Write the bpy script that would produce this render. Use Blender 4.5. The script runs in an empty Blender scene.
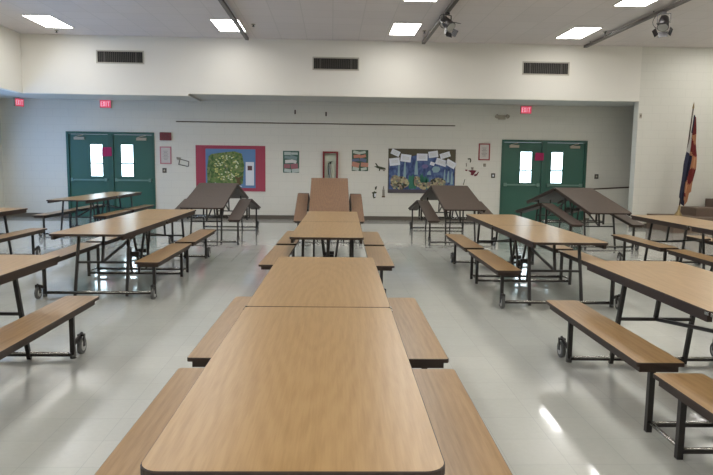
import bpy, bmesh, math, random
from mathutils import Vector, Matrix
S = bpy.context.scene
C = S.collection
PI = math.pi
random.seed(4)

# ------------------------------------------------------------------ camera, world, exposure
yaw, pitch, roll = .040, .114, .013
fw = Vector((math.sin(yaw)*math.cos(pitch), math.cos(yaw)*math.cos(pitch), -math.sin(pitch)))
r0 = Vector((math.cos(yaw), -math.sin(yaw), 0)); u0 = r0.cross(fw)
rt = r0*math.cos(roll) + u0*math.sin(roll); up = -r0*math.sin(roll) + u0*math.cos(roll)
cd = bpy.data.cameras.new('camera'); cam = bpy.data.objects.new('camera', cd); C.objects.link(cam)
M = Matrix(((rt.x, up.x, -fw.x, 0), (rt.y, up.y, -fw.y, 0), (rt.z, up.z, -fw.z, 1.5), (0, 0, 0, 1)))
cam.matrix_world = M
cd.sensor_fit = 'HORIZONTAL'; cd.sensor_width = 36; cd.lens = 640*36/713; cd.clip_start = .02
S.camera = cam
w = bpy.data.worlds.new('world'); S.world = w; w.use_nodes = True
w.node_tree.nodes['Background'].inputs[0].default_value = (.75, .85, 1, 1)
w.node_tree.nodes['Background'].inputs[1].default_value = .6
vs = S.view_settings; vs.view_transform = 'Standard'; vs.look = 'None'; vs.gamma = 1; vs.exposure = 0.0; vs.use_curve_mapping = False
LAMP = 15.0          # emission of the ceiling light diffusers
DAY = 6.0            # emission of daylit door panes
WIN = 7.0            # emission of the unseen aisle windows

# ------------------------------------------------------------------ materials
def mat(name, col, rough=.6, metal=0, spec=.5, emit=None, es=0):
    m = bpy.data.materials.new(name); m.use_nodes = True
    b = m.node_tree.nodes['Principled BSDF']
    b.inputs['Base Color'].default_value = (*col, 1); b.inputs['Roughness'].default_value = rough
    b.inputs['Metallic'].default_value = metal; b.inputs['Specular IOR Level'].default_value = spec
    if emit: b.inputs['Emission Color'].default_value = (*emit, 1); b.inputs['Emission Strength'].default_value = es
    return m
def srgb(r, g, b):
    f = lambda v: (v/255/12.92 if v/255 <= .04045 else ((v/255+.055)/1.055)**2.4)
    return (f(r), f(g), f(b))
def nd(m, t, **k):
    n = m.node_tree.nodes.new(t)
    for a, v in k.items(): setattr(n, a, v)
    return n
def coords(m, scale=(1, 1, 1), kind='Object'):
    tc = nd(m, 'ShaderNodeTexCoord'); mp = nd(m, 'ShaderNodeMapping'); mp.inputs['Scale'].default_value = scale
    m.node_tree.links.new(tc.outputs[kind], mp.inputs[0]); return mp.outputs[0]
def ramp(m, fac, stops):
    r = nd(m, 'ShaderNodeValToRGB'); e = r.color_ramp.elements
    while len(e) < len(stops): e.new(.5)
    for i, (p, c) in enumerate(stops): e[i].position = p; e[i].color = (*c, 1)
    m.node_tree.links.new(fac, r.inputs[0]); return r.outputs[0]
def bump(m, h, strength, dist=.01):
    b = nd(m, 'ShaderNodeBump'); b.inputs['Strength'].default_value = strength; b.inputs['Distance'].default_value = dist
    m.node_tree.links.new(h, b.inputs['Height']); m.node_tree.links.new(b.outputs[0], m.node_tree.nodes['Principled BSDF'].inputs['Normal'])
def base(m, c): m.node_tree.links.new(c, m.node_tree.nodes['Principled BSDF'].inputs['Base Color'])

def wood(name, dark, light, rough=.33):
    m = mat(name, light, rough)
    n = nd(m, 'ShaderNodeTexNoise'); n.inputs['Scale'].default_value = 1; n.inputs['Detail'].default_value = 5; n.inputs['Roughness'].default_value = .6
    m.node_tree.links.new(coords(m, (48, 2.4, 48)), n.inputs['Vector'])
    n2 = nd(m, 'ShaderNodeTexNoise'); n2.inputs['Scale'].default_value = 1; n2.inputs['Detail'].default_value = 3
    m.node_tree.links.new(coords(m, (150, 8, 150)), n2.inputs['Vector'])
    wv = nd(m, 'ShaderNodeTexWave', wave_type='RINGS', rings_direction='Z'); wv.inputs['Scale'].default_value = 2.2
    wv.inputs['Distortion'].default_value = 5; wv.inputs['Detail'].default_value = 2; wv.inputs['Detail Scale'].default_value = 1.2
    m.node_tree.links.new(coords(m, (4, .55, 1)), wv.inputs['Vector'])
    a = nd(m, 'ShaderNodeMath', operation='MULTIPLY'); a.inputs[1].default_value = .45; m.node_tree.links.new(n.outputs[0], a.inputs[0])
    b = nd(m, 'ShaderNodeMath', operation='MULTIPLY_ADD'); b.inputs[1].default_value = .25; m.node_tree.links.new(n2.outputs[0], b.inputs[0]); m.node_tree.links.new(a.outputs[0], b.inputs[2])
    c = nd(m, 'ShaderNodeMath', operation='MULTIPLY_ADD'); c.inputs[1].default_value = .07; m.node_tree.links.new(wv.outputs['Fac'], c.inputs[0]); m.node_tree.links.new(b.outputs[0], c.inputs[2])
    base(m, ramp(m, c.outputs[0], [(.26, dark), (.46, light)])); return m

OAK = wood('oak_laminate', srgb(161, 127, 80), srgb(178, 145, 98), .30)
OAK.node_tree.nodes['Principled BSDF'].inputs['Specular IOR Level'].default_value = .5
OAKB = wood('bench_oak_laminate', srgb(152, 119, 77), srgb(172, 139, 96), .30)
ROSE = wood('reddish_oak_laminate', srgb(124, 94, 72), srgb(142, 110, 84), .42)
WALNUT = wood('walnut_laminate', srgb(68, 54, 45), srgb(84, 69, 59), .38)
EDGE = mat('dark_edge_moulding', srgb(50, 34, 24), .5)
STEEL = mat('dark_brown_steel', srgb(38, 34, 32), .42)
CHROME = mat('bright_zinc_steel', srgb(190, 188, 182), .25, 1)
RUBBER = mat('grey_rubber', srgb(88, 88, 86), .6)
HUB = mat('grey_hub', srgb(172, 172, 168), .4)
GREEN = mat('green_door_paint', srgb(46, 92, 78), .4)
GREEND = mat('green_frame_paint', srgb(40, 84, 71), .4)
PLASTIC = mat('beige_plastic', srgb(168, 160, 142), .5)
BRASS = mat('brass', srgb(150, 130, 92), .4, .8)
DKBROWN = mat('dark_brown', srgb(70, 52, 40), .6)
BLACK = mat('black_enamel', srgb(36, 32, 32), .4)
WHITEP = mat('white_paper', srgb(215, 218, 225), .8)
CARPET = mat('brown_carpet', srgb(112, 96, 84), .95)

def wallmat(name, col, axis='XZ'):
    m = mat(name, col, .5)
    tc = nd(m, 'ShaderNodeTexCoord'); sp = nd(m, 'ShaderNodeSeparateXYZ'); cb = nd(m, 'ShaderNodeCombineXYZ')
    L = m.node_tree.links; L.new(tc.outputs['Object'], sp.inputs[0])
    L.new(sp.outputs['X' if axis == 'XZ' else 'Y'], cb.inputs[0]); L.new(sp.outputs['Z'], cb.inputs[1])
    br = nd(m, 'ShaderNodeTexBrick'); L.new(cb.outputs[0], br.inputs['Vector'])
    br.inputs['Scale'].default_value = 1; br.inputs['Brick Width'].default_value = .406; br.inputs['Row Height'].default_value = .203
    br.inputs['Mortar Size'].default_value = .007; br.inputs['Mortar Smooth'].default_value = .4
    a = tuple(v*.99 for v in col); br.inputs['Color1'].default_value = (*col, 1); br.inputs['Color2'].default_value = (*a, 1)
    br.inputs['Mortar'].default_value = (*[v*.93 for v in col], 1)
    base(m, br.outputs['Color']); return m
WALL = wallmat('painted_block_wall', srgb(214, 211, 200))
WALLY = wallmat('painted_block_wall_side', srgb(214, 211, 200), 'YZ')
PLASTER = mat('upper_plaster', srgb(226, 222, 212), .7)

FLOOR = mat('waxed_vinyl_tile', srgb(176, 178, 172), .17)
def mk_floor():
    m = FLOOR; L = m.node_tree.links
    v = coords(m)
    br = nd(m, 'ShaderNodeTexBrick', offset=0); L.new(v, br.inputs['Vector']); br.inputs['Scale'].default_value = 1
    br.inputs['Brick Width'].default_value = .305; br.inputs['Row Height'].default_value = .305; br.inputs['Mortar Size'].default_value = .0015
    br.inputs['Color1'].default_value = (*srgb(213, 215, 207), 1); br.inputs['Color2'].default_value = (*srgb(209, 211, 203), 1); br.inputs['Mortar'].default_value = (*srgb(192, 195, 190), 1)
    n = nd(m, 'ShaderNodeTexNoise'); n.inputs['Scale'].default_value = 30; n.inputs['Detail'].default_value = 4; L.new(v, n.inputs['Vector'])
    mx = nd(m, 'ShaderNodeMixRGB', blend_type='MULTIPLY'); mx.inputs[0].default_value = .08
    L.new(br.outputs['Color'], mx.inputs[1]); L.new(n.outputs[0], mx.inputs[2]); base(m, mx.outputs[0])
    n2 = nd(m, 'ShaderNodeTexNoise'); n2.inputs['Scale'].default_value = 3; n2.inputs['Detail'].default_value = 3; L.new(v, n2.inputs['Vector'])
    rr = nd(m, 'ShaderNodeMapRange'); rr.inputs['To Min'].default_value = .16; rr.inputs['To Max'].default_value = .28
    L.new(n2.outputs[0], rr.inputs[0]); L.new(rr.outputs[0], m.node_tree.nodes['Principled BSDF'].inputs['Roughness'])
    n3 = nd(m, 'ShaderNodeTexNoise'); n3.inputs['Scale'].default_value = 9; n3.inputs['Detail'].default_value = 2; L.new(v, n3.inputs['Vector'])
    n4 = nd(m, 'ShaderNodeTexNoise'); n4.inputs['Scale'].default_value = 26; n4.inputs['Detail'].default_value = 2; L.new(v, n4.inputs['Vector'])
    cb = nd(m, 'ShaderNodeBump'); cb.inputs['Strength'].default_value = .05; cb.inputs['Distance'].default_value = .004; L.new(n4.outputs[0], cb.inputs['Height'])
    pb = m.node_tree.nodes['Principled BSDF']; L.new(cb.outputs[0], pb.inputs['Coat Normal']); pb.inputs['Coat Weight'].default_value = .8; pb.inputs['Coat Roughness'].default_value = .05
    bump(m, n3.outputs[0], .09, .01); m.node_tree.nodes['Principled BSDF'].inputs['Specular IOR Level'].default_value = .75
mk_floor()
CEIL = mat('ceiling_tile', srgb(190, 184, 178), .9)
def mk_ceil():
    m = CEIL; L = m.node_tree.links; v = coords(m)
    br = nd(m, 'ShaderNodeTexBrick', offset=0); L.new(v, br.inputs['Vector']); br.inputs['Scale'].default_value = 1
    br.inputs['Brick Width'].default_value = .61; br.inputs['Row Height'].default_value = .61; br.inputs['Mortar Size'].default_value = .011
    br.inputs['Color1'].default_value = (*srgb(216, 208, 204), 1); br.inputs['Color2'].default_value = (*srgb(212, 204, 200), 1); br.inputs['Mortar'].default_value = (*srgb(204, 197, 192), 1)
    base(m, br.outputs['Color'])
mk_ceil()

# ------------------------------------------------------------------ mesh helpers
def box(bm, x0, x1, y0, y1, z0, z1, mi=0, rot=None, piv=None):
    vs_ = [bm.verts.new((x, y, z)) for z in (z0, z1) for x, y in ((x0, y0), (x1, y0), (x1, y1), (x0, y1))]
    fs = [(3, 2, 1, 0), (4, 5, 6, 7), (0, 1, 5, 4), (1, 2, 6, 5), (2, 3, 7, 6), (3, 0, 4, 7)]
    for f in fs:
        k = bm.faces.new([vs_[i] for i in f]); k.material_index = mi
    if rot is not None: bmesh.ops.transform(bm, matrix=Matrix.Translation(piv) @ rot @ Matrix.Translation(-Vector(piv)), verts=vs_)
    return vs_
def bar(bm, p, q, wx=.03, wy=None, mi=0):
    """rectangular tube between two points"""
    p, q = Vector(p), Vector(q); d = (q-p).normalized(); wy = wy or wx
    ref = Vector((0, 0, 1)) if abs(d.z) < .9 else Vector((0, 1, 0))
    a = d.cross(ref).normalized(); b = a.cross(d).normalized()
    vs_ = []
    for o in (p, q):
        for i, j in ((-1, -1), (1, -1), (1, 1), (-1, 1)): vs_.append(bm.verts.new(o + a*i*wx/2 + b*j*wy/2))
    for f in ((3, 2, 1, 0), (4, 5, 6, 7), (0, 1, 5, 4), (1, 2, 6, 5), (2, 3, 7, 6), (3, 0, 4, 7)):
        bm.faces.new([vs_[i] for i in f]).material_index = mi
def tube(bm, pts, r, n=10, mi=0, caps=True):
    rings = []
    P = [Vector(p) for p in pts]
    rs = r if isinstance(r, (list, tuple)) else [r]*len(P)
    a = None
    for i, p in enumerate(P):
        d = (P[min(i+1, len(P)-1)] - P[max(i-1, 0)]).normalized()
        if a is None:
            ref = Vector((0, 0, 1)) if abs(d.z) < .9 else Vector((1, 0, 0)); a = d.cross(ref).normalized()
        else: a = (a - d*a.dot(d)).normalized()
        b = d.cross(a)
        rings.append([bm.verts.new(p + (a*math.cos(t) + b*math.sin(t))*rs[i]) for t in [2*PI*k/n for k in range(n)]])
    for i in range(len(rings)-1):
        for k in range(n):
            f = bm.faces.new((rings[i][k], rings[i][(k+1) % n], rings[i+1][(k+1) % n], rings[i+1][k])); f.material_index = mi; f.smooth = True
    if caps:
        bm.faces.new(rings[0][::-1]).material_index = mi; bm.faces.new(rings[-1]).material_index = mi
def prism(bm, pts, y0, y1, mi=0):
    """xz outline extruded along y (y0 is the front)"""
    a = [bm.verts.new((x, y0, z)) for x, z in pts]; b = [bm.verts.new((x, y1, z)) for x, z in pts]; n = len(pts)
    bm.faces.new(a).material_index = mi; bm.faces.new(b[::-1]).material_index = mi
    for i in range(n): bm.faces.new((a[i], b[i], b[(i+1) % n], a[(i+1) % n])).material_index = mi
def slab(bm, x0, x1, y0, y1, z0, z1, r0, r1, fn, mt=0, me=1):
    """rounded board; r0 radius of corners at y0, r1 at y1; fn maps points"""
    pts = []
    for cx, cy, r, a0 in ((x0, y0, r0, PI), (x1, y0, r0, 1.5*PI), (x1, y1, r1, 0), (x0, y1, r1, .5*PI)):
        ox = cx + (r if cx == x0 else -r); oy = cy + (r if cy == y0 else -r)
        for k in range(7): t = a0 + k*PI/12; pts.append((ox + r*math.cos(t), oy + r*math.sin(t)))
    e = .003
    lay = [(z0, 0), (z1-e, 0), (z1, e)]; rings = []
    cx, cy = (x0+x1)/2, (y0+y1)/2
    for z, ins in lay:
        rings.append([bm.verts.new(fn(x - math.copysign(ins, x-cx), y - math.copysign(ins, y-cy), z)) for x, y in pts])
    n = len(pts)
    for i in range(2):
        for k in range(n): bm.faces.new((rings[i][k], rings[i][(k+1) % n], rings[i+1][(k+1) % n], rings[i+1][k])).material_index = me
    bm.faces.new(rings[2]).material_index = mt; bm.faces.new(rings[0][::-1]).material_index = me
def obj(name, bm, mats, parent=None, loc=None, smooth=False, bev=0):
    bmesh.ops.recalc_face_normals(bm, faces=bm.faces)
    me = bpy.data.meshes.new(name); bm.to_mesh(me); bm.free()
    for m in (mats if isinstance(mats, (list, tuple)) else [mats]): me.materials.append(m)
    o = bpy.data.objects.new(name, me); C.objects.link(o)
    if parent: o.parent = parent
    if loc: o.location = loc
    if bev:
        md = o.modifiers.new('bevel', 'BEVEL'); md.width = bev; md.segments = 2; md.limit_method = 'ANGLE'
    return o
def B(): return bmesh.new()
def tag(o, label, cat, group=None):
    o['label'] = label; o['category'] = cat
    if group: o['group'] = group
    return o
def thing(name, label, cat, loc=(0, 0, 0), rz=0, group=None):
    o = bpy.data.objects.new(name, None); C.objects.link(o); o.location = loc; o.rotation_euler = (0, 0, rz); o.empty_display_size = .1
    return tag(o, label, cat, group)
def struct(name, bm, m, parent=None, bev=0):
    o = obj(name, bm, m, parent, bev=bev); o['kind'] = 'structure'; return o
def bx(name, d, m, parent=None, bev=0):
    b = B(); box(b, *d); return obj(name, b, m, parent, bev=bev)
def copy_tree(o, parent=None):
    c = o.copy(); C.objects.link(c)
    if parent: c.parent = parent
    for ch in list(o.children): copy_tree(ch, c)
    return c
def sbox(name, d, m, parent=None):
    b = B(); box(b, *d); return struct(name, b, m, parent)

# ------------------------------------------------------------------ the room
YW, YU, ZC = 17.3, 15.8, 4.45
sbox('floor', (-8.65, 10.6, -8, 17.5, -.1, 0), FLOOR)
sbox('ceiling', (-7.5, 10.6, -8, 15.9, ZC, ZC+.1), CEIL)
D1 = (-6.98, -4.69, 2.26); D2 = (4.59, 6.93, 2.21)
b = B()
for x0, x1, z0, z1 in ((-8.65, D1[0], 0, 3.4), (D1[0], D1[1], D1[2], 3.4), (D1[1], D2[0], 0, 3.4), (D2[0], D2[1], D2[2], 3.4), (D2[1], 10.6, 0, 3.4)):
    box(b, x0, x1, YW, YW+.2, z0, z1)
struct('wall_back', b, WALL)
sbox('wall_left', (-8.85, -8.65, -8, 17.5, 0, 3.4), WALLY)
sbox('wall_right', (10.6, 10.8, -8, 17.5, 0, 4.5), WALLY)
sbox('wall_front', (-8.85, 10.8, -8.2, -8, 0, 4.5), WALL)
b = B(); box(b, -7.35, -3.45, YU, YU+.15, 3.08, ZC); box(b, -3.45, 7.57, YU, YU+.15, 3.13, ZC)
bmesh.ops.remove_doubles(b, verts=b.verts, dist=.0001); struct('wall_upper_back', b, PLASTER)
sbox('wall_upper_left', (-7.5, -7.35, -8, YU, 3.08, ZC), PLASTER)
sbox('wall_stage_side', (7.57, 10.6, YU, YU+.25, 0, ZC), WALL)
SOF = mat('soffit_paint', srgb(196, 196, 190), .8)
sbox('ceiling_soffit_left', (-8.65, -3.45, YU+.15, YW, 3.08, 3.3), SOF)
sbox('ceiling_soffit_back', (-3.45, 10.6, YU+.25, YW, 3.13, 3.3), SOF)
sbox('ceiling_soffit_edge', (-3.45, 7.57, YU+.15, YU+.25, 3.13, 3.3), SOF)
sbox('ceiling_aisle_left', (-8.65, -7.5, -8, YU+.15, 3.08, 3.3), SOF)
BASEB = mat('brown_cove_base', srgb(92, 84, 74), .5)
b = B()
for x0, x1 in ((-8.65, D1[0]), (D1[1], D2[0]), (D2[1], 10.6)): box(b, x0, x1, YW-.012, YW, 0, .105)
struct('baseboard_back', b, BASEB)
sbox('baseboard_left', (-8.65, -8.638, -8, YW, 0, .105), BASEB)
sbox('baseboard_right', (7.5, 8.05, YU-.012, YU, 0, .105), BASEB)
# presumed side aisle windows, unseen at left, put in for the bluish daylight
WINP = mat('unseen_aisle_window', (.8, .88, 1), .3, emit=(.25, .50, 1.0), es=WIN)
for i, y in enumerate((15.2, 12.4, 8.5)):
    p = sbox('window_%d' % (i+1), (-8.655, -8.63, y-.8, y+.8, 1.0, 2.3), WINP)
    fr = B()
    for d in ((-8.65, -8.6, y-.86, y-.8, .94, 2.36), (-8.65, -8.6, y+.8, y+.86, .94, 2.36), (-8.65, -8.6, y-.8, y+.8, .94, 1.0), (-8.65, -8.6, y-.8, y+.8, 2.3, 2.36), (-8.65, -8.61, y-.02, y+.02, 1.0, 2.3)): box(fr, *d)
    obj('window_frame', fr, GREEND, p)
# low ramp wall seen in the recess behind the pillar
b = B(); prism(b, [(7.0, 0), (10.0, 0), (10.0, 1.08), (7.0, .9)], YW-.32, YW-.22)
rw = struct('wall_ramp', b, WALL)
b = B(); prism(b, [(7.0, .9), (10.0, 1.08), (10.0, 1.11), (7.0, .93)], YW-.34, YW-.2); obj('ramp_cap', b, DKBROWN, rw)

# double doors
PANE = mat('daylit_door_pane', (.8, .9, 1), .2, emit=(.70, .90, 1.0), es=DAY)
OUT = mat('dim_outside_view', (.5, .5, .6), .5, emit=(.55, .50, .62), es=1.1)
def double_door(name, x0, x1, zt, lites, zl, pink, scenery):
    f = .06; b = B()
    for d in ((x0, x0+f, YW-.03, YW+.16, 0, zt), (x1-f, x1, YW-.03, YW+.16, 0, zt), (x0+f, x1-f, YW-.03, YW+.16, zt-f, zt)): box(b, *d)
    xm = (x0+x1)/2
    root = struct(name, b, GREEND)
    bx('mullion', (xm-.065, xm+.065, YW-.02, YW+.1, 0, zt-f), GREEND, root)
    for i, (a, c) in enumerate(((x0+f+.005, xm-.07), (xm+.07, x1-f-.005))):
        l0, l1 = lites[i]; z0, z1 = zl; y0, y1 = YW+.02, YW+.065; lb = B()
        for d in ((a, l0, y0, y1, .01, zt-f-.01), (l1, c, y0, y1, .01, zt-f-.01), (l0, l1, y0, y1, .01, z0), (l0, l1, y0, y1, z1, zt-f-.01)): box(lb, *d)
        leaf = obj('door_leaf', lb, GREEN, root)
        fb = B(); t = .02
        for d in ((l0-t, l0, y0-.012, y0, z0-t, z1+t), (l1, l1+t, y0-.012, y0, z0-t, z1+t), (l0, l1, y0-.012, y0, z0-t, z0), (l0, l1, y0-.012, y0, z1, z1+t), (l0, l1, y0, y0+.012, z0+.32, z0+.355)): box(fb, *d)
        obj('lite_frame', fb, GREEND, leaf)
        pb = B(); box(pb, l0, l1, y0+.015, y0+.02, z0, z1); obj('pane', pb, PANE, leaf)
        if scenery and i == 0:
            sb = B()
            for k in range(7): box(sb, l0+.03, l1-.03-.05*(k % 3), y0+.012, y0+.0145, z0+.1+k*.1, z0+.115+k*.1)
            obj('outside_view_line', sb, OUT, leaf)  # glowing strips stand for scenery lines seen through the pane
        # closer
        cx = (a+.14, a+.40) if i == 0 else (c-.40, c-.14)
        cl = B(); box(cl, cx[0], cx[1], y0-.06, y0, zt-f-.15, zt-f-.08); closer = obj('door_closer', cl, PLASTIC, leaf)
        ab = B(); bar(ab, (cx[0]+.03, y0-.05, zt-f-.075), (cx[1]-.02, y0-.03, zt-f-.02), .015); obj('closer_arm', ab, PLASTIC, closer)
        # panic bar
        zb = 1.0; bb = B(); box(bb, a+.05, c-.05, y0-.075, y0-.05, zb-.02, zb+.02); box(bb, a+.03, a+.10, y0-.07, y0, zb-.04, zb+.045); box(bb, c-.10, c-.03, y0-.07, y0, zb-.04, zb+.045)
        obj('panic_bar', bb, STEELB, leaf)
    return root
STEELB = mat('green_tinted_steel', srgb(110, 140, 130), .35, .6)
double_door('door_1', *D1, ((-6.37, -6.06), (-5.57, -5.26)), (1.10, 1.93), True, False)
double_door('door_2', *D2, ((5.12, 5.43), (5.97, 6.28)), (1.06, 1.89), True, True)

# ------------------------------------------------------------------ ceiling fixtures
DIFF = mat('lit_diffuser', (1, 1, 1), .4, emit=(1.0, .985, .955), es=LAMP)
def troffer(label, x, y, grp=None, src=[None]):
    if src[0] is None:
        t = thing('ceiling_light', label, 'ceiling light', (x, y, ZC), 0, grp)
        b = B()
        for d in ((-.305, -.285, -.61, .61, -.012, 0), (.285, .305, -.61, .61, -.012, 0), (-.285, .285, -.61, -.59, -.012, 0), (-.285, .285, .59, .61, -.012, 0)): box(b, *d)
        obj('frame', b, PLASTIC, t); b = B(); box(b, -.285, .285, -.59, .59, -.008, -.001); obj('diffuser', b, DIFF, t); src[0] = t
    else:
        t = copy_tree(src[0]); t.location = (x, y, ZC); tag(t, label, 'ceiling light', grp)
    return t
xs = (-6.08, -2.25, 1.57, 5.42, 9.25)
labs = {0: 'lit rectangular fluorescent panel in the ceiling at far left corner', 1: 'lit fluorescent ceiling panel beside the leftmost hanging track',
        2: 'lit fluorescent ceiling panel left of the middle track, nearest the rear wall', 3: 'lit fluorescent ceiling panel left of the right track, nearest the rear wall'}
for i, x in enumerate(xs):
    for j in range(8):
        y = 14.38 - 3.04*j
        if j == 0 and i < 4: troffer(labs[i], x, y)
        elif j == 1 and i == 2: troffer('lit ceiling panel cut by the top edge, left of the middle spotlight', x, y)
        elif j == 1 and i == 3: troffer('lit ceiling panel cut by the top edge, left of the right spotlight', x, y)
        else: troffer('fluorescent ceiling panel out of view above and behind the tables', x, y, 'ceiling lights beyond the frame')

TRK = mat('dark_track_steel', srgb(74, 66, 62), .4, .3)
def track(label, x, y1, y0=-1.0):
    t = thing('lighting_track', label, 'lighting track', (x, 0, ZC))
    b = B(); box(b, -.04, .04, y0, y1, -.10, -.04); obj('rail', b, TRK, t, bev=.006)
    b = B(); box(b, -.047, -.0405, y0, y1-.3, -.06, -.045); obj('conductor_strip', b, CHROME, t)
    for y in (y1-.3, y1-3.3, y1-6.3, y1-9.3):
        b = B(); tube(b, [(0, y, -.045), (0, y, 0)], .01, 8); obj('hanger', b, TRK, t)
track('dark lighting track running to the rear wall above the green collage', -2.0, 15.5)
track('dark lighting track in the middle, holding the middle spotlight', 2.15, 15.55)
track('dark lighting track at right, holding the right spotlight', 6.07, 15.6)
def spot(label, x, y, tilt, rz):
    t = thing('stage_spotlight', label, 'spotlight', (x, y, ZC-.1005), rz)
    b = B(); box(b, -.05, .05, -.03, .03, -.04, 0); obj('clamp', b, BLACK, t)
    b = B(); box(b, -.14, .14, -.012, .012, -.06, -.045); box(b, -.145, -.13, -.012, .012, -.26, -.045); box(b, .13, .145, -.012, .012, -.26, -.045); obj('yoke', b, BLACK, t)
    R = Matrix.Rotation(tilt, 3, 'X')
    P = lambda v: R @ Vector(v) + Vector((0, 0, -.24))
    b = B(); tube(b, [P((0, .17, 0)), P((0, .15, 0)), P((0, .02, 0)), P((0, -.16, 0))], [.05, .09, .11, .125], 16); body = obj('lamp_housing', b, BLACK, t)
    b = B(); tube(b, [P((0, -.155, 0)), P((0, -.165, 0))], .11, 16); obj('lens', b, HUB, body)
    b = B()
    for sx in (-1, 1):
        bar(b, P((sx*.13, -.16, -.1)), P((sx*.19, -.27, -.08)), .012, .16)
    for sz in (-1, 1):
        bar(b, P((-.0, -.16, sz*.13)), P((0, -.27, sz*.19)), .2, .012)
    obj('barn_door', b, BLACK, body)
    b = B(); tube(b, [(-.15, 0, -.24), (.15, 0, -.24)], .018, 8); obj('pivot_knob', b, CHROME, t)
    t.scale = (.8, .8, .8)
    b = B(); tube(b, [(-.03+.16*math.cos(a)-.05, .05, -.2+.16*math.sin(a)) for a in [PI*.5 + k*PI/8 for k in range(9)]], .008, 6); obj('cable', b, BLACK, t)
spot('black stage spotlight hanging from the middle track', 2.15, 12.35, .75, .7)
spot('black stage spotlight hanging from the right track', 6.07, 11.9, .9, -.6)
for lab, x, y in (('small sprinkler head by the leftmost track end', -1.7, 14.2), ('small sprinkler head beside the middle ceiling panel', 2.02, 14.5),
                  ('small sprinkler head beside the right ceiling panel', 5.95, 14.2), ('small sprinkler head in the ceiling over the left corner', -6.3, 15.3)):
    t = thing('sprinkler', lab, 'sprinkler', (x, y, ZC))
    b = B(); tube(b, [(0, 0, -.05), (0, 0, -.015)], .014, 8); tube(b, [(0, 0, -.056), (0, 0, -.05)], .03, 10); obj('nozzle', b, TRK, t)
    b = B(); tube(b, [(0, 0, -.015), (0, 0, 0)], .045, 12); obj('escutcheon', b, PLASTIC, t)
VENTD = mat('vent_dark', srgb(46, 44, 40), .8)
VENTF = mat('vent_frame', srgb(176, 170, 156), .5)
SLAT = mat('vent_slat', srgb(82, 78, 72), .6)
for lab, x0, x1, z0, z1 in (('dark louvred air vent high on the left of the wall', -5.6, -4.48, 3.80, 4.11), ('dark louvred air vent high in the middle of the wall', -.48, .64, 3.74, 4.05),
                            ('dark louvred air vent high on the right of the wall', 4.62, 5.78, 3.72, 4.04)):
    t = thing('air_vent', lab, 'air vent', ((x0+x1)/2, YU, (z0+z1)/2)); hx, hz = (x1-x0)/2, (z1-z0)/2
    b = B(); f = .03
    for d in ((-hx, hx, -.02, 0, hz-f, hz), (-hx, hx, -.02, 0, -hz, -hz+f), (-hx, -hx+f, -.02, 0, -hz+f, hz-f), (hx-f, hx, -.02, 0, -hz+f, hz-f)): box(b, *d)
    obj('frame', b, VENTF, t)
    obj('backing', (lambda q: (box(q, -hx+f, hx-f, -.004, 0, -hz+f, hz-f), q)[1])(B()), VENTD, t)
    b = B(); n = 24
    for k in range(1, n): box(b, -hx+f+k*(2*hx-2*f)/n-.004, -hx+f+k*(2*hx-2*f)/n+.004, -.016, -.005, -hz+f, hz-f)
    for k in (-.33, .33): box(b, 2*hx*k-.01, 2*hx*k+.01, -.018, -.006, -hz+f, hz-f)
    s_ = obj('louvres', b, SLAT, t)

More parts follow.
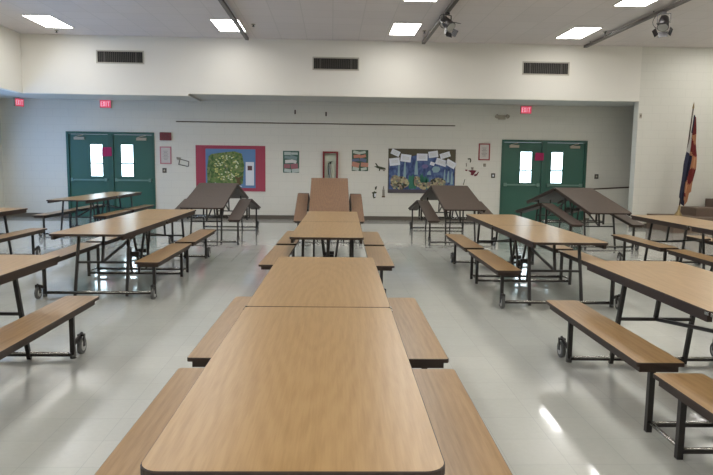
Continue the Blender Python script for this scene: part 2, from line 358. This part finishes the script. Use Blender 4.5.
# ------------------------------------------------------------------ folding bench tables
LH = 1.845
def folding_table(label, loc, rz, d=0., th=0., thb=None, top=OAK, bench=OAKB, kind='folding_bench_table'):
    """two halves hinged at y=0; d lifts the hinge, th tips the halves down"""
    thb = th if thb is None else thb
    root = thing(kind, label, 'cafeteria table', loc, rz); bo, bw = (.59, .135) if d == 0 else (.56, .118)
    for s in (-1, 1):
        def MT(x, a, z): return Vector((x, s*(a*math.cos(th) + (z-.74)*math.sin(th)), .74 + d - a*math.sin(th) + (z-.74)*math.cos(th)))
        def MB(x, a, z): return Vector((x, s*(a*math.cos(thb) + (z-.43)*math.sin(thb)), .43 + d - a*math.sin(thb) + (z-.43)*math.cos(thb)))
        b = B(); slab(b, -.389, .389, .004, LH, .715, .74, .02, .055, MT); tt = obj('table_top', b, [top, EDGE], root)
        for sx in (-1, 1):
            b = B(); v = box(b, sx*.362-.014, sx*.362+.014, .05, LH-.06, .672, .714)
            for q in v: q.co = MT(*q.co)
            obj('side_rail', b, EDGE, root)
            # bench
            b = B(); slab(b, sx*bo-bw, sx*bo+bw, .085, 1.73, .408, .43, .015, .03, MB); bt = obj('bench_top', b, [bench, EDGE], root)
            b = B(); v = box(b, sx*bo-bw+.025, sx*bo+bw-.025, .11, 1.68, .370, .407)
            for q in v: q.co = MB(*q.co)
            obj('bench_frame', b, EDGE, bt)
            # outer table leg, leaning towards the hinge
            pt = MT(sx*.275, 1.29, .69); pb = Vector((sx*.285, s*(1.44*math.cos(th)), 0)); 
            b = B(); bar(b, pb, pt, .028); obj('table_leg', b, STEEL, root)
            # bench outer leg + foot
            pt = MB(sx*.60, 1.47, .395); y1 = s*1.47*math.cos(thb)
            b = B(); bar(b, (sx*.60, y1, 0), (pt.x, y1, pt.z), .032); bl = obj('bench_leg', b, STEEL, root)
            b = B(); tube(b, [(sx*.60, y1, 0), (sx*.60, y1, .03)], .023, 10); obj('foot', b, RUBBER, bl)
            # caster
            yc = y1 + s*.12; xc = sx*.62; b = B()
            bar(b, (sx*.60, y1+s*.012, .10), (xc, yc+s*.02, .155), .014, .03); 
            for e in (-1, 1): bar(b, (xc+e*.022, yc, .15), (xc+e*.022, yc, .06), .006, .03)
            bar(b, (xc-.025, yc, .150), (xc+.025, yc, .150), .03, .012)
            ca = obj('caster_fork', b, STEEL, root)
            b = B(); tube(b, [(xc-.014, yc, .064), (xc+.014, yc, .064)], .064, 20); wh = obj('wheel', b, RUBBER, ca)
            b = B(); tube(b, [(xc-.018, yc, .064), (xc+.018, yc, .064)], .04, 16); obj('wheel_hub', b, HUB, ca)
            # bench leg at the hinge, lifted with it
            yi = s*.17; b = B(); bar(b, (sx*.60, yi, d), (sx*.60, yi, .395+d-.17*math.sin(thb)), .032); il = obj('bench_leg', b, STEEL, root)
            b = B(); bar(b, (sx*.13, s*.12, .70+d-.1*math.sin(th)), (sx*.045, s*.17, .05+d), .026); obj('hinge_leg', b, STEEL, root)
            b = B(); box(b, sx*.391-.003, sx*.391+.003, s*.01 if s > 0 else -.05, .05 if s > 0 else -.01, .716+d, .734+d); obj('hinge_plate', b, CHROME, root)
            if s > 0:
                b = B(); tube(b, [(sx*.60, -.17, .06+d), (sx*.60, .17, .06+d)], .011, 8); obj('link_strut', b, CHROME, root)
        yr = s*1.44*math.cos(th)
        b = B(); bar(b, (-.6, yr, .035), (.6, yr, .035), .026, .022, 0); fr = obj('floor_rail', b, STEEL, root)
        b = B(); tube(b, [(-.58, yr-.008, .049), (.58, yr-.008, .049)], .009, 8); obj('bright_rod', b, CHROME, fr)['label'] = 'bright zinc rod along the dark rail'
        b = B(); bar(b, (-.6, s*.17, .04+d), (.6, s*.17, .04+d), .024, .02); fr = obj('floor_rail', b, STEEL, root)
        b = B(); tube(b, [(-.58, s*.17, .053+d), (.58, s*.17, .053+d)], .008, 8); obj('bright_rod', b, CHROME, fr)['label'] = 'bright zinc rod along the dark rail'
        # crossbar, mid post, brace
        pt = MT(0, 1.29, .69); zc = .37 if d == 0 else .37*pt.z/.69
        yc = yr + (pt.y-yr)*zc/pt.z
        b = B(); bar(b, (-.285, yc, zc), (.285, yc, zc), .022, .024); obj('crossbar', b, STEEL, root)
        b = B(); bar(b, (0, yc, zc), (0, pt.y, pt.z+.005), .026); obj('mid_post', b, STEEL, root)
        b = B(); bar(b, (0, yc, zc), (0, s*.16, .54+d-.15*math.sin(th)), .02, .024); obj('brace', b, STEEL, root)
        # spring lock with a small wheel beside the hinge
        b = B(); bar(b, (-.05, s*.16, .30+d), (.05, s*.16, .30+d), .03, .05); tube(b, [(-.09, s*.16, .27+d), (-.05, s*.16, .27+d)], .045, 14); obj('hinge_lock', b, STEEL, root)
    return root

A = folding_table('oak laminate folding bench table in the foreground centre, cropped by the bottom edge', (-.065, 3.36, 0), -.014)
def put(label, x, y, r):
    t = copy_tree(A); t.location = (x, y, 0); t.rotation_euler = (0, 0, r); tag(t, label, 'cafeteria table'); return t
A['group'] = 'flat cafeteria bench tables'
flat = [('flat oak bench table in the centre, directly behind the foreground one', -.01, 8.45, .02),
        ('flat oak bench table at the left edge, nearest, with its right bench showing whole', -2.57, 3.37, .005),
        ('flat oak bench table second in the left row, in front of the walnut tented table', -2.56, 8.57, .0),
        ('flat bench table cut by the left edge, one row farther left, middle distance', -5.21, 8.55, .0),
        ('flat bench table farthest back on the left, before the left green doors', -5.12, 14.4, .0),
        ('flat oak bench table at the right edge, nearest, with its left bench showing whole', 2.42, 3.27, .02),
        ('flat oak bench table second in the right row, before the right green doors', 2.47, 8.17, .02),
        ('flat bench table cut by the right edge in front of the flag', 5.17, 8.33, .03)]
for l, x, y, r in flat: put(l, x, y, -r)['group'] = 'flat cafeteria bench tables'
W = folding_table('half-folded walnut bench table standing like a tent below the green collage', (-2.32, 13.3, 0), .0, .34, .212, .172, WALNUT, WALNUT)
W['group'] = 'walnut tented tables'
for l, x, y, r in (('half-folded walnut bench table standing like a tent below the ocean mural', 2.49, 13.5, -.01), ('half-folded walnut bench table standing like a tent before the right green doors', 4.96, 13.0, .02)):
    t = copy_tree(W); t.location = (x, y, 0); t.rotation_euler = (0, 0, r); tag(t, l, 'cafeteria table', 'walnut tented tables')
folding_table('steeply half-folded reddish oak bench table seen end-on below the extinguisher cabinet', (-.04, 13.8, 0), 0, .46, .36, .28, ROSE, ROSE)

# ------------------------------------------------------------------ things on the back wall
def on_wall(name, label, cat, x0, x1, z0, z1, group=None):
    t = thing(name, label, cat, ((x0+x1)/2, YW-.002, z0), 0, group); return t, (x1-x0)/2, z1-z0
def flat_shape(name, pts, y0, y1, m, parent=None): b = B(); prism(b, pts, y0, y1); return obj(name, b, m, parent)
def disc(cx, cz, rx, rz=None, n=14, ph=0): rz = rz or rx; return [(cx + rx*math.cos(2*PI*k/n+ph), cz + rz*math.sin(2*PI*k/n+ph)) for k in range(n)]
def rect(cx, cz, w_, h_, a=0):
    c, s = math.cos(a), math.sin(a); return [(cx+x*c-z*s, cz+x*s+z*c) for x, z in ((-w_/2, -h_/2), (w_/2, -h_/2), (w_/2, h_/2), (-w_/2, h_/2))]
def blob(cx, cz, rx, rz, n=26, j=.1, seed=1):
    R_ = random.Random(seed); return [(cx + rx*math.cos(2*PI*k/n)*(1+R_.uniform(-j, j)), cz + rz*math.sin(2*PI*k/n)*(1+R_.uniform(-j, j))) for k in range(n)]

# green collage on red paper
t, hw, hh = on_wall('bulletin_board', 'red papered bulletin board with a green collage, left of centre', 'bulletin board', -3.61, -1.77, .74, 1.95)
RED = mat('red_paper', srgb(160, 66, 84), .8); BLUEP = mat('blue_paper', srgb(94, 128, 168), .8)
b = B(); box(b, -hw, hw, -.02, 0, 0, hh); obj('backing_paper', b, RED, t)
b = B(); box(b, -hw+.26, hw-.26, -.024, -.0205, .09, hh-.09); obj('blue_mat', b, BLUEP, t)
GC = mat('green_collage', (.1, .2, .05), .9); L = GC.node_tree.links
vo = nd(GC, 'ShaderNodeTexVoronoi'); vo.inputs['Scale'].default_value = 22; L.new(coords(GC), vo.inputs['Vector'])
base(GC, ramp(GC, vo.outputs['Color'], [(.15, srgb(66, 92, 54)), (.45, srgb(98, 126, 68)), (.7, srgb(128, 134, 88)), (.9, srgb(78, 108, 60))]))
b = B(); prism(b, [(-hw+.30, .14), (-.3, .12), (.1, .14), (.32, .2), (.36, .7), (.30, 1.0), (.1, 1.06), (-.25, 1.02), (-.5, .98), (-hw+.34, .92), (-hw+.3, .6)], -.030, -.0245); obj('tree_cutout', b, GC, t)
TRUNK = mat('brown_paper', srgb(96, 78, 52), .9)
b = B(); prism(b, [(.14, .16), (.28, .17), (.24, .3), (.34, .42), (.2, .36), (.1, .4), (.17, .28)], -.032, -.0305); obj('trunk_cutout', b, TRUNK, t)
R_ = random.Random(2); LEAF = [mat('pale_leaf_paper', srgb(206, 210, 176), .9), mat('yellow_leaf_paper', srgb(190, 188, 120), .9)]
for k in range(90):
    x, z = R_.uniform(-.42, .2), R_.uniform(.3, .95)
    if ((x+.1)/.36)**2 + ((z-.62)/.34)**2 > 1: continue
    b = B(); prism(b, rect(x, z, .045, .03, R_.uniform(-.8, .8)), -.034, -.0325); obj('paper_leaf', b, LEAF[k % 2], t)
b = B(); prism(b, [(-hw+.31, .14), (-.4, .2), (-.3, .14), (0, .17), (.3, .12), (.3, .14), (0, .19), (-.3, .16), (-.4, .225), (-hw+.31, .165)], -.034, -.0325); obj('white_border_strip', b, WHITEP, t)
b = B(); box(b, .40, .62, -.032, -.0245, .16, .78); cd_ = obj('info_sheet', b, WHITEP, t)
b = B(); box(b, .45, .57, -.034, -.0325, .56, .68); obj('small_picture', b, mat('picture_ink', srgb(96, 66, 66), .8), cd_)

# ocean mural with paper sheets
t, hw, hh = on_wall('bulletin_board', 'blue underwater mural board with white sheets pinned along its top', 'bulletin board', 1.52, 3.34, .74, 1.93)
BRN = mat('brown_board_paper', srgb(88, 82, 66), .9); OCE = mat('ocean_paint', (.1, .1, .2), .9); L = OCE.node_tree.links
no = nd(OCE, 'ShaderNodeTexNoise'); no.inputs['Scale'].default_value = 7; no.inputs['Detail'].default_value = 4; L.new(coords(OCE, (1.5, 1, 1)), no.inputs['Vector'])
base(OCE, ramp(OCE, no.outputs[0], [(.3, srgb(48, 60, 92)), (.5, srgb(72, 88, 130)), (.7, srgb(96, 118, 150))]))
b = B(); box(b, -hw, hw, -.02, 0, 0, hh); obj('backing_paper', b, BRN, t)
top_ = [(-hw+.02, .80), (-.55, .86), (-.3, .98), (-.1, 1.04), (.15, 1.04), (.4, .98), (.65, .84), (hw-.02, .68)]
b = B(); prism(b, [(-hw+.02, .1), (hw-.02, .1)] + top_[::-1], -.024, -.0205); obj('ocean_paper', b, OCE, t)
SAND = mat('coral_pattern', (.3, .3, .2), .9); L = SAND.node_tree.links
vo = nd(SAND, 'ShaderNodeTexVoronoi'); vo.inputs['Scale'].default_value = 20; L.new(coords(SAND), vo.inputs['Vector'])
base(SAND, ramp(SAND, vo.outputs['Color'], [(.2, srgb(62, 62, 52)), (.45, srgb(176, 168, 130)), (.65, srgb(132, 108, 100)), (.85, srgb(104, 122, 112))]))
KELP = mat('green_kelp_paper', srgb(58, 112, 92), .9); PALEK = mat('pale_blue_coral_paper', srgb(132, 158, 166), .9); PURP = mat('purple_paper', srgb(110, 100, 140), .9)
b = B(); box(b, -hw+.02, hw-.02, -.024, -.0205, .01, .1); obj('sea_floor_strip', b, mat('grey_sand_paper', srgb(84, 78, 84), .9), t)
for k, (x, z, rx, rz) in enumerate(((-.55, .28, .20, .17), (-.72, .3, .12, .2), (-.12, .32, .09, .15), (.45, .28, .22, .15), (.25, .22, .14, .1), (.05, .2, .12, .1))):
    b = B(); prism(b, blob(x, z, rx, rz, 20, .12, k), -.0305-.0012*k, -.0265); obj('coral_cutout', b, SAND, t)
for x, z0, z1, ww in ((-.62, .4, .82, .035), (-.46, .35, .86, .04), (-.15, .5, .9, .05), (.72, .3, .62, .04), (.62, .3, .66, .03), (.82, .25, .6, .035), (.2, .5, .62, .06)):
    b = B(); prism(b, [(x-ww, z0), (x+ww, z0), (x+ww*.7, (z0+z1)/2), (x+ww*.5, z1), (x-ww*.3, z1-.03), (x-ww*.8, (z0+z1)/2)], -.0255, -.0245); obj('pale_coral_strand', b, PALEK, t)
for x, z0, z1, ww in ((-.28, .12, .52, .09), (-.18, .12, .5, .05), (.08, .1, .5, .08), (.0, .15, .56, .05), (.15, .12, .46, .05)):
    b = B(); prism(b, [(x-ww*.6, z0), (x+ww*.6, z0), (x+ww, (z0+z1)/2), (x+ww*.5, z1), (x, z1-.08), (x-ww*.6, z1-.02), (x-ww, (z0+z1)/2)], -.026, -.0256); obj('green_kelp', b, KELP, t)
for x, z, rx, rz in ((.08, .72, .09, .06), (.38, .64, .11, .09)):
    b = B(); prism(b, blob(x, z, rx, rz, 14, .2, 5), -.026, -.0245); obj('fish_cutout', b, PURP if x < .2 else PALEK, t)
for x, z, w_, h_, a in ((-.72, 1.08, .24, .14, -.4), (-.74, .84, .28, .2, .12), (-.44, .94, .28, .2, -.12), (.0, .97, .29, .19, .0), (.30, 1.05, .26, .17, .15), (.62, 1.03, .28, .14, .3), (.52, .84, .30, .17, -.3), (.78, .80, .28, .17, -.5), (.28, .80, .12, .09, -.3)):
    b = B(); prism(b, rect(x, z, w_, h_, a), -.033, -.031); sh = obj('paper_sheet', b, WHITEP, t)
    b = B()
    for q in (-.03, .0, .03): prism(b, [(x+px_*math.cos(a)-pz_*math.sin(a), z+px_*math.sin(a)+pz_*math.cos(a)) for px_, pz_ in ((-w_*.32, q-.003), (w_*.32, q-.003), (w_*.32, q+.003), (-w_*.32, q+.003))], -.034, -.0332)
    obj('written_lines', b, mat('grey_ink', srgb(150, 150, 160), .9) if False else PLASTIC, sh)

# two food posters
def poster(lab, x0, x1, z0, z1, greens, seed):
    t, hw, hh = on_wall('poster', lab, 'poster', x0, x1, z0, z1)
    R_ = random.Random(seed)
    b = B(); box(b, -hw, hw, -.008, 0, 0, hh); obj('sheet', b, mat('poster_green_%d' % seed, greens[0], .6), t)
    rows = [(.88, .12), (.70, .14), (.52, .14), (.30, .22), (.1, .14)]
    for i, (zz, h_) in enumerate(rows):
        b = B()
        for k in range(2):
            x = -hw*.42 + k*hw*.84; prism(b, rect(x+R_.uniform(-.03, .03), zz*hh, hw*R_.uniform(.7, .92), h_*hh*R_.uniform(.85, 1.25), R_.uniform(-.3, .3)), -.0105-.0004*k, -.0085)
        obj('printed_panel', b, greens[1 + i % (len(greens)-1)] if not isinstance(greens[1 + i % (len(greens)-1)], tuple) else mat('poster_ink', greens[1 + i % (len(greens)-1)], .6), t)
poster('small green and white printed poster beside the red bulletin board', -1.30, -.87, 1.25, 1.83, [srgb(62, 96, 82), srgb(176, 186, 180), srgb(120, 140, 140), srgb(196, 196, 192), srgb(150, 96, 104)], 11)
poster('small green and orange printed poster right of the extinguisher cabinet', .54, .98, 1.32, 1.88, [srgb(62, 84, 66), srgb(180, 190, 178), srgb(190, 124, 104), srgb(92, 104, 130), srgb(184, 130, 110)], 12)

# extinguisher cabinet
t, hw, hh = on_wall('extinguisher_cabinet', 'red framed fire extinguisher cabinet above the reddish tented table', 'extinguisher cabinet', -.24, .17, 1.04, 1.83)
REDF = mat('red_metal', srgb(124, 34, 36), .45)
b = B(); f = .05
for d in ((-hw, -hw+f, -.09, -.0, 0, hh), (hw-f, hw, -.09, 0, 0, hh), (-hw+f, hw-f, -.09, 0, hh-f, hh), (-hw+f, hw-f, -.09, 0, 0, f)): box(b, *d)
obj('frame', b, REDF, t)
b = B(); box(b, -hw+f, hw-f, -.01, -.002, f, hh-f); obj('back_panel', b, mat('cabinet_inside', srgb(196, 204, 186), .6), t)
GL = mat('clear_glass', (1, 1, 1), .03); GL.node_tree.nodes['Principled BSDF'].inputs['Transmission Weight'].default_value = 1; GL.node_tree.nodes['Principled BSDF'].inputs['IOR'].default_value = 1.02
b = B(); box(b, -hw+f, hw-f, -.084, -.080, f, hh-f); obj('glass', b, GL, t)
e = thing('fire_extinguisher', 'small silver fire extinguisher inside the red framed cabinet', 'fire extinguisher', (-.035, YW-.045, 1.04+f))
b = B(); tube(b, [(0, 0, 0), (0, 0, .02), (0, 0, .34), (0, 0, .39), (0, 0, .41)], [.024, .032, .032, .022, .012], 14); obj('cylinder_body', b, mat('pale_steel', srgb(150, 150, 140), .35, .4), e)
b = B(); tube(b, [(0, 0, .41), (0, 0, .45)], .016, 10); bar(b, (-.012, 0, .455), (.055, 0, .47), .014); bar(b, (-.012, 0, .44), (.05, 0, .43), .012); obj('valve_handle', b, BLACK, e)
b = B(); tube(b, [(.0, -.02, .44), (-.05, -.02, .42), (-.058, -.02, .3), (-.05, -.02, .12)], .008, 8); obj('hose', b, BLACK, e)

# framed notices
def framed(lab, x0, x1, z0, z1, col, ink):
    t, hw, hh = on_wall('framed_notice', lab, 'framed notice', x0, x1, z0, z1)
    b = B(); f = .03
    for d in ((-hw, -hw+f, -.02, 0, 0, hh), (hw-f, hw, -.02, 0, 0, hh), (-hw+f, hw-f, -.02, 0, hh-f, hh), (-hw+f, hw-f, -.02, 0, 0, f)): box(b, *d)
    obj('frame', b, col, t); b = B(); box(b, -hw+f, hw-f, -.01, -.001, f, hh-f); pg = obj('sheet', b, mat('notice_paper', srgb(196, 190, 184), .7), t)
    b = B()
    for k in range(7): w_ = (hw-f)*(.35 + .35*((k*37) % 5)/5); box(b, -w_, w_, -.0115, -.0105, f+.08+k*(hh-.2)/7, f+.09+k*(hh-.2)/7)
    obj('printed_lines', b, ink, pg)
INK = mat('grey_print', srgb(120, 110, 112), .8)
framed('pink framed notice beside the left green doors', -4.55, -4.25, 1.44, 1.90, mat('pink_frame', srgb(186, 120, 128), .5), INK)
framed('red framed notice beside the right green doors', 3.96, 4.27, 1.65, 2.10, mat('red_frame', srgb(158, 66, 70), .5), INK)
# fire alarm
t, hw, hh = on_wall('fire_alarm_sounder', 'dark red alarm sounder box above the pink framed notice', 'fire alarm', -4.54, -4.24, 2.06, 2.27)
b = B(); box(b, -hw, hw, -.06, 0, 0, hh); obj('housing', b, mat('alarm_red', srgb(120, 46, 50), .5), t, bev=.015)
b = B()
for k in range(6): box(b, -hw+.05, hw-.05, -.064, -.0605, .03+k*.027, .04+k*.027)
obj('grille', b, mat('alarm_grille', srgb(92, 34, 38), .5), t)
# switches
for lab, x, z, m_ in (('small dark switch plate below the pink framed notice', -4.44, 1.27, 0), ('square dark bordered switch plate left of the right green doors', 4.38, 1.24, 1), ('small dark switch plate right of the right green doors', 7.23, 1.25, 0),
                  ('small wall plate right under the red framed notice', 4.14, 1.52, 2)):
    s_ = .055 if m_ < 2 else .035
    t = thing('switch_plate', lab, 'switch', (x, YW, z)); b = B(); box(b, -s_, s_, -.012, 0, -s_*1.15, s_*1.15); obj('plate', b, mat('switch_metal', srgb(70, 64, 56) if m_ < 2 else srgb(140, 132, 120), .5), t, bev=.004)
    b = B(); box(b, -.02, .02, -.02, -.012, -.025, .025) ; obj('toggle', b, WHITEP if m_ == 1 else PLASTIC, t)
t = thing('switch_plate', 'small dark switch plate high on the white pillar corner', 'switch', (7.63, YU, 2.78)); b = B(); box(b, -.03, .03, -.012, 0, -.06, .06); obj('plate', b, PLASTIC, t, bev=.004); b = B(); box(b, -.012, .012, -.02, -.012, -.02, .02); obj('toggle', b, DKBROWN, t)
# exit signs
EXF = mat('exit_face', srgb(190, 80, 100), .5, emit=srgb(236, 80, 112), es=.5)
EXL = mat('exit_letters', (.9, .5, .55), .5, emit=(1, .40, .5), es=.9)
def exit_sign(lab, x, z, y, rz=0, hanging=None):
    t = thing('exit_sign', lab, 'exit sign', (x, y, z), rz)
    b = B(); box(b, -.15, .15, -.05, 0, 0, .21); obj('housing', b, PLASTIC, t, bev=.006)
    b = B(); box(b, -.14, .14, -.054, -.0505, .01, .20); fc = obj('face', b, EXF, t)
    b = B(); y_ = (-.0575, -.0542); h_, w_, st = .12, .042, .014
    def ln(x0, z0, x1, z1): bar(b, (x0, -.056, z0+.045), (x1, -.056, z1+.045), .003, st)
    def vb(x0, x1, z0, z1): box(b, x0, x1, y_[0], y_[1], z0+.045, z1+.045)
    x = -.115; vb(x, x+st, 0, h_)
    for z in (0, h_/2-st/2, h_-st): vb(x+st, x+w_, z, z+st)
    x = -.06
    for sg in (1, -1):
        prism(b, [(x, .045 if sg > 0 else .045+h_), (x+st, .045 if sg > 0 else .045+h_), (x+w_+.008, .045+h_ if sg > 0 else .045), (x+w_+.008-st, .045+h_ if sg > 0 else .045)], y_[0]-.0005*sg, y_[1])
    x = .012; vb(x, x+st, 0, h_)
    x = .05; vb(x, x+.06, h_-st, h_); vb(x+.023, x+.037, 0, h_-st)
    obj('exit_letters', b, EXL, t)
    if hanging is not None:
        b = B(); tube(b, [(0, -.025, .21), (0, -.025, hanging-z)], .012, 8); obj('mounting_stem', b, PLASTIC, t)
exit_sign('red lit EXIT sign above the left green doors', -5.92, 2.875, YW)
exit_sign('red lit EXIT sign above the right green doors', 5.2, 2.90, YW)
exit_sign('red lit EXIT sign in the far left corner under the soffit', -8.02, 2.85, YW-.35, 1.28, 3.08)
# emergency light
t = thing('emergency_light', 'beige twin-head emergency light left of the right exit sign', 'emergency light', (4.55, YW, 2.74))
b = B(); box(b, -.10, .10, -.07, 0, 0, .12); obj('battery_box', b, PLASTIC, t, bev=.01)
for sx in (-1, 1):
    b = B(); tube(b, [(sx*.10, -.05, .08), (sx*.13, -.06, .1), (sx*.15, -.10, .07)], [.02, .045, .055], 12); obj('lamp_head', b, PLASTIC, t)
# brackets and rail
b = B(); box(b, -4.11, 3.3, YW-.03, YW, 2.545, 2.57); tag(obj('wall_rail', b, mat('rail_brown', srgb(84, 72, 56), .6)), 'thin dark rail running across the wall above the posters', 'rail')
for lab, x, z in (('left one of two small brown hooks high on the wall', -.98, 2.80), ('right one of two small brown hooks high on the wall', -.16, 2.76)):
    t = thing('wall_hook', lab, 'hook', (x, YW, z)); b = B(); box(b, -.018, .018, -.012, 0, 0, .11); obj('plate', b, DKBROWN, t); b = B(); tube(b, [(0, -.01, .03), (0, -.05, .02), (0, -.055, .06)], .01, 8); obj('hook', b, DKBROWN, t)

# hand-made wall decorations
def px(x, y):      # a pixel of the photograph on the wall plane
    d = fw + (x-356.5)/640*rt - (y-237.5)/640*up; k = YW/d.y; return (d.x*k, 1.5+d.z*k)
def deco(lab, name, shapes, cx, cy):
    X, Zz = px(cx, cy); t = thing(name, lab, 'wall decoration', (X, YW, Zz))
    for i, (nm, pts, m_) in enumerate(shapes):
        b = B(); prism(b, [((px(x, y)[0]-X), (px(x, y)[1]-Zz)) for x, y in pts], -.012-.002*i, -.0); obj(nm, b, m_, t)
DG = mat('dark_green_paper', srgb(74, 78, 60), .9); MAR = mat('maroon_paper', srgb(112, 48, 60), .9); GRY = mat('grey_paper', srgb(140, 134, 124), .9)
deco('dark green paper lizard on the wall left of the ocean mural', 'paper_lizard', [('body', [(374, 166.5), (378, 166), (381, 166.8), (385.5, 168), (385.5, 170), (381, 169.4), (378, 168.4)], DG), ('front_leg', [(375, 163), (376.3, 163.2), (378.5, 166.5), (377, 167)], DG), ('hind_leg', [(379, 168), (380.5, 168.5), (379.8, 171), (378.8, 171)], DG), ('foot_patch', [(383, 169), (385, 169), (384.8, 171.2), (382.8, 171)], GRY)], 380, 168)
deco('small dark paper figure with white middle left below the lizard', 'paper_figure', [('body', [(372.8, 192), (375, 191), (376, 194), (375.4, 198), (373.4, 198.5), (372.6, 196)], DG), ('arms', [(371.8, 192.3), (376.5, 191.8), (376.6, 193), (372, 193.5)], DG), ('head', [(375, 187), (377, 186), (376.4, 189), (374.9, 190)], DG), ('skirt', [(374.3, 193.5), (376, 193.5), (375.6, 196.5), (374.2, 197)], WHITEP)], 374.5, 193)
deco('grey paper figure between the lizard and the mural edge', 'paper_figure', [('body', [(382.3, 189.5), (384.6, 189.5), (384.8, 196), (382.2, 196)], GRY), ('hat', [(383, 187), (384, 185.5), (384.2, 189.4), (382.8, 189.4)], GRY), ('feet', [(381.8, 196), (385, 196), (385, 197.4), (381.8, 197.4)], TRUNK)], 383.4, 192)
deco('maroon paper flower with dangling petals right of the mural', 'paper_flower', [('petal', [(468, 170.5), (472, 170), (476.5, 170.6), (474.6, 173), (473, 175.5), (470.5, 175), (471, 172.8)], MAR), ('side_petal', [(465, 169.5), (467.4, 169.6), (467.2, 171), (465.4, 170.9)], MAR), ('lower_petal', [(474, 174.6), (476.6, 173.8), (478.2, 171.5), (478.6, 172.4), (477, 175.5), (474.5, 176.4)], MAR), ('centre', [(471, 167.2), (473.6, 167.2), (473, 169.8), (471.4, 169.8)], GRY)], 472, 171)
deco('thin dark curled paper stem right of the mural, above the flower', 'paper_curl', [('curl', [(467.6, 158.5), (470.5, 158.2), (471.2, 160.5), (470.6, 162.6), (469.8, 162.4), (470.2, 160.4), (469.8, 159.4), (467.8, 159.6)], DG), ('lower_curl', [(465.8, 163.2), (466.6, 163), (466.8, 166), (466, 167)], GRY)], 469, 161)
deco('thin dark pointed paper leaf above the walnut tent ridge', 'paper_leaf', [('blade', [(463, 184.5), (464.5, 179.5), (465.2, 179), (464.2, 182.5), (463.6, 185.2)], DG)], 464, 182)
LN = mat('dark_line', srgb(86, 84, 76), .9)
deco('outline drawing of a little flag beside the left notice', 'outline_drawing', [('top_line', [(177.5, 158.0), (189, 161.2), (188.9, 161.9), (177.4, 158.8)], LN), ('bottom_line', [(178.5, 164), (188.3, 166.2), (188.2, 166.9), (178.4, 164.7)], LN), ('left_line', [(179.7, 158.8), (180.4, 159), (179.2, 164.4), (178.5, 164.3)], LN), ('right_line', [(188.6, 161.4), (189.2, 161.6), (188.8, 166.6), (188.1, 166.5)], LN), ('corner_mark', [(176.5, 157), (181, 157.6), (180.5, 160), (177, 159.6)], GRY)], 183, 162)
# pink sheets on the doors
PINK = mat('magenta_sheet', srgb(166, 36, 88), .8)
for lab, x0, x1, z0, z1 in (('magenta paper sheet taped between the left green doors', -6.06, -5.80, 1.62, 1.86), ('magenta paper sheet taped between the right green doors', 5.50, 5.74, 1.66, 1.87)):
    b = B(); prism(b, [(x0, z0), (x1, z0+.01), (x1-.005, z1), (x0+.01, z1)], YW-.034, YW-.031)
    tag(obj('paper_sheet', b, PINK), lab, 'paper sheet')

# ------------------------------------------------------------------ stage steps and flag at right
b = B(); box(b, 7.95, 10.6, 14.5, YU, 0, .36); struct('stage_platform', b, CARPET)
st = thing('stage_steps', 'brown carpeted steps rising to the right behind the flag', 'steps', (8.75, 15.1, .36))
b = B(); box(b, 0, 1.8, -.1, .6, 0, .2); obj('step', b, CARPET, st); b = B(); box(b, .62, 1.8, -.1, .6, .2, .4); obj('step', b, CARPET, st)
fl = thing('flag', 'furled red, gold and navy flag on a leaning pole before the white pillar wall', 'flag', (8.34, 15.05, .36))
LEAN = .072
b = B(); tube(b, [(.0, 0, .02), (LEAN*2.54, 0, 2.54)], .016, 10); obj('pole', b, DKBROWN, fl)
b = B(); tube(b, [(LEAN*z, 0, z) for z in (2.53, 2.57, 2.64, 2.70)], [.012, .024, .014, .002], 10); obj('finial', b, BRASS, fl)
b = B(); tube(b, [(0, 0, 0), (0, 0, .02), (.005, 0, .12), (.02, 0, .26)], [.10, .095, .035, .02], 20); obj('pole_base', b, BRASS, fl)
b = B(); N, K = 48, 30; grid = []
def lerp(t, pts):
    for (a, x), (c, y) in zip(pts, pts[1:]):
        if t <= c: return x + (y-x)*(t-a)/(c-a)
    return pts[-1][1]
for i in range(N+1):
    v = i/N; row = []
    for k in range(K+1):
        u = k/K
        zt = 2.40 - .06*u; zb = .45 - .22*math.sin(min(1, u*1.25)*PI*.75) + .30*max(0, u-.55)/.45
        z = zt + (zb-zt)*v
        lo = LEAN*z - .03 + lerp(v, [(0, .03), (.35, .02), (.6, -.04), (1, -.03)])
        hi = LEAN*z + lerp(v, [(0, .06), (.2, .12), (.5, .21), (.68, .22), (.85, .19), (1, .18)])
        x = lo + (hi-lo)*u + .010*math.sin(11*v+7*u)
        y = -.07 + .04*math.sin(u*6.5*PI + v*2.5)*min(1, .3+v)
        row.append(b.verts.new((x, y, z)))
    grid.append(row)
for i in range(N):
    for k in range(K):
        v, u = i/N, k/K + .06*math.sin(i*.2)
        f = b.faces.new((grid[i][k], grid[i][k+1], grid[i+1][k+1], grid[i+1][k])); f.smooth = True
        q = math.sin(v*21 - u*5)
        if v < .2: f.material_index = 0 if u < .45 else 1
        elif u < .40 and v > .42: f.material_index = 0
        elif u < .2: f.material_index = 3
        else: f.material_index = 2 if q > .1 or v > .88 else 1
cl = obj('flag_cloth', b, [mat('navy_cloth', srgb(42, 42, 62), .8), mat('red_cloth', srgb(122, 44, 42), .8), mat('gold_cloth', srgb(190, 136, 100), .8), mat('white_sleeve', srgb(190, 184, 176), .8)], fl)
sm = cl.modifiers.new('thick', 'SOLIDIFY'); sm.thickness = .004
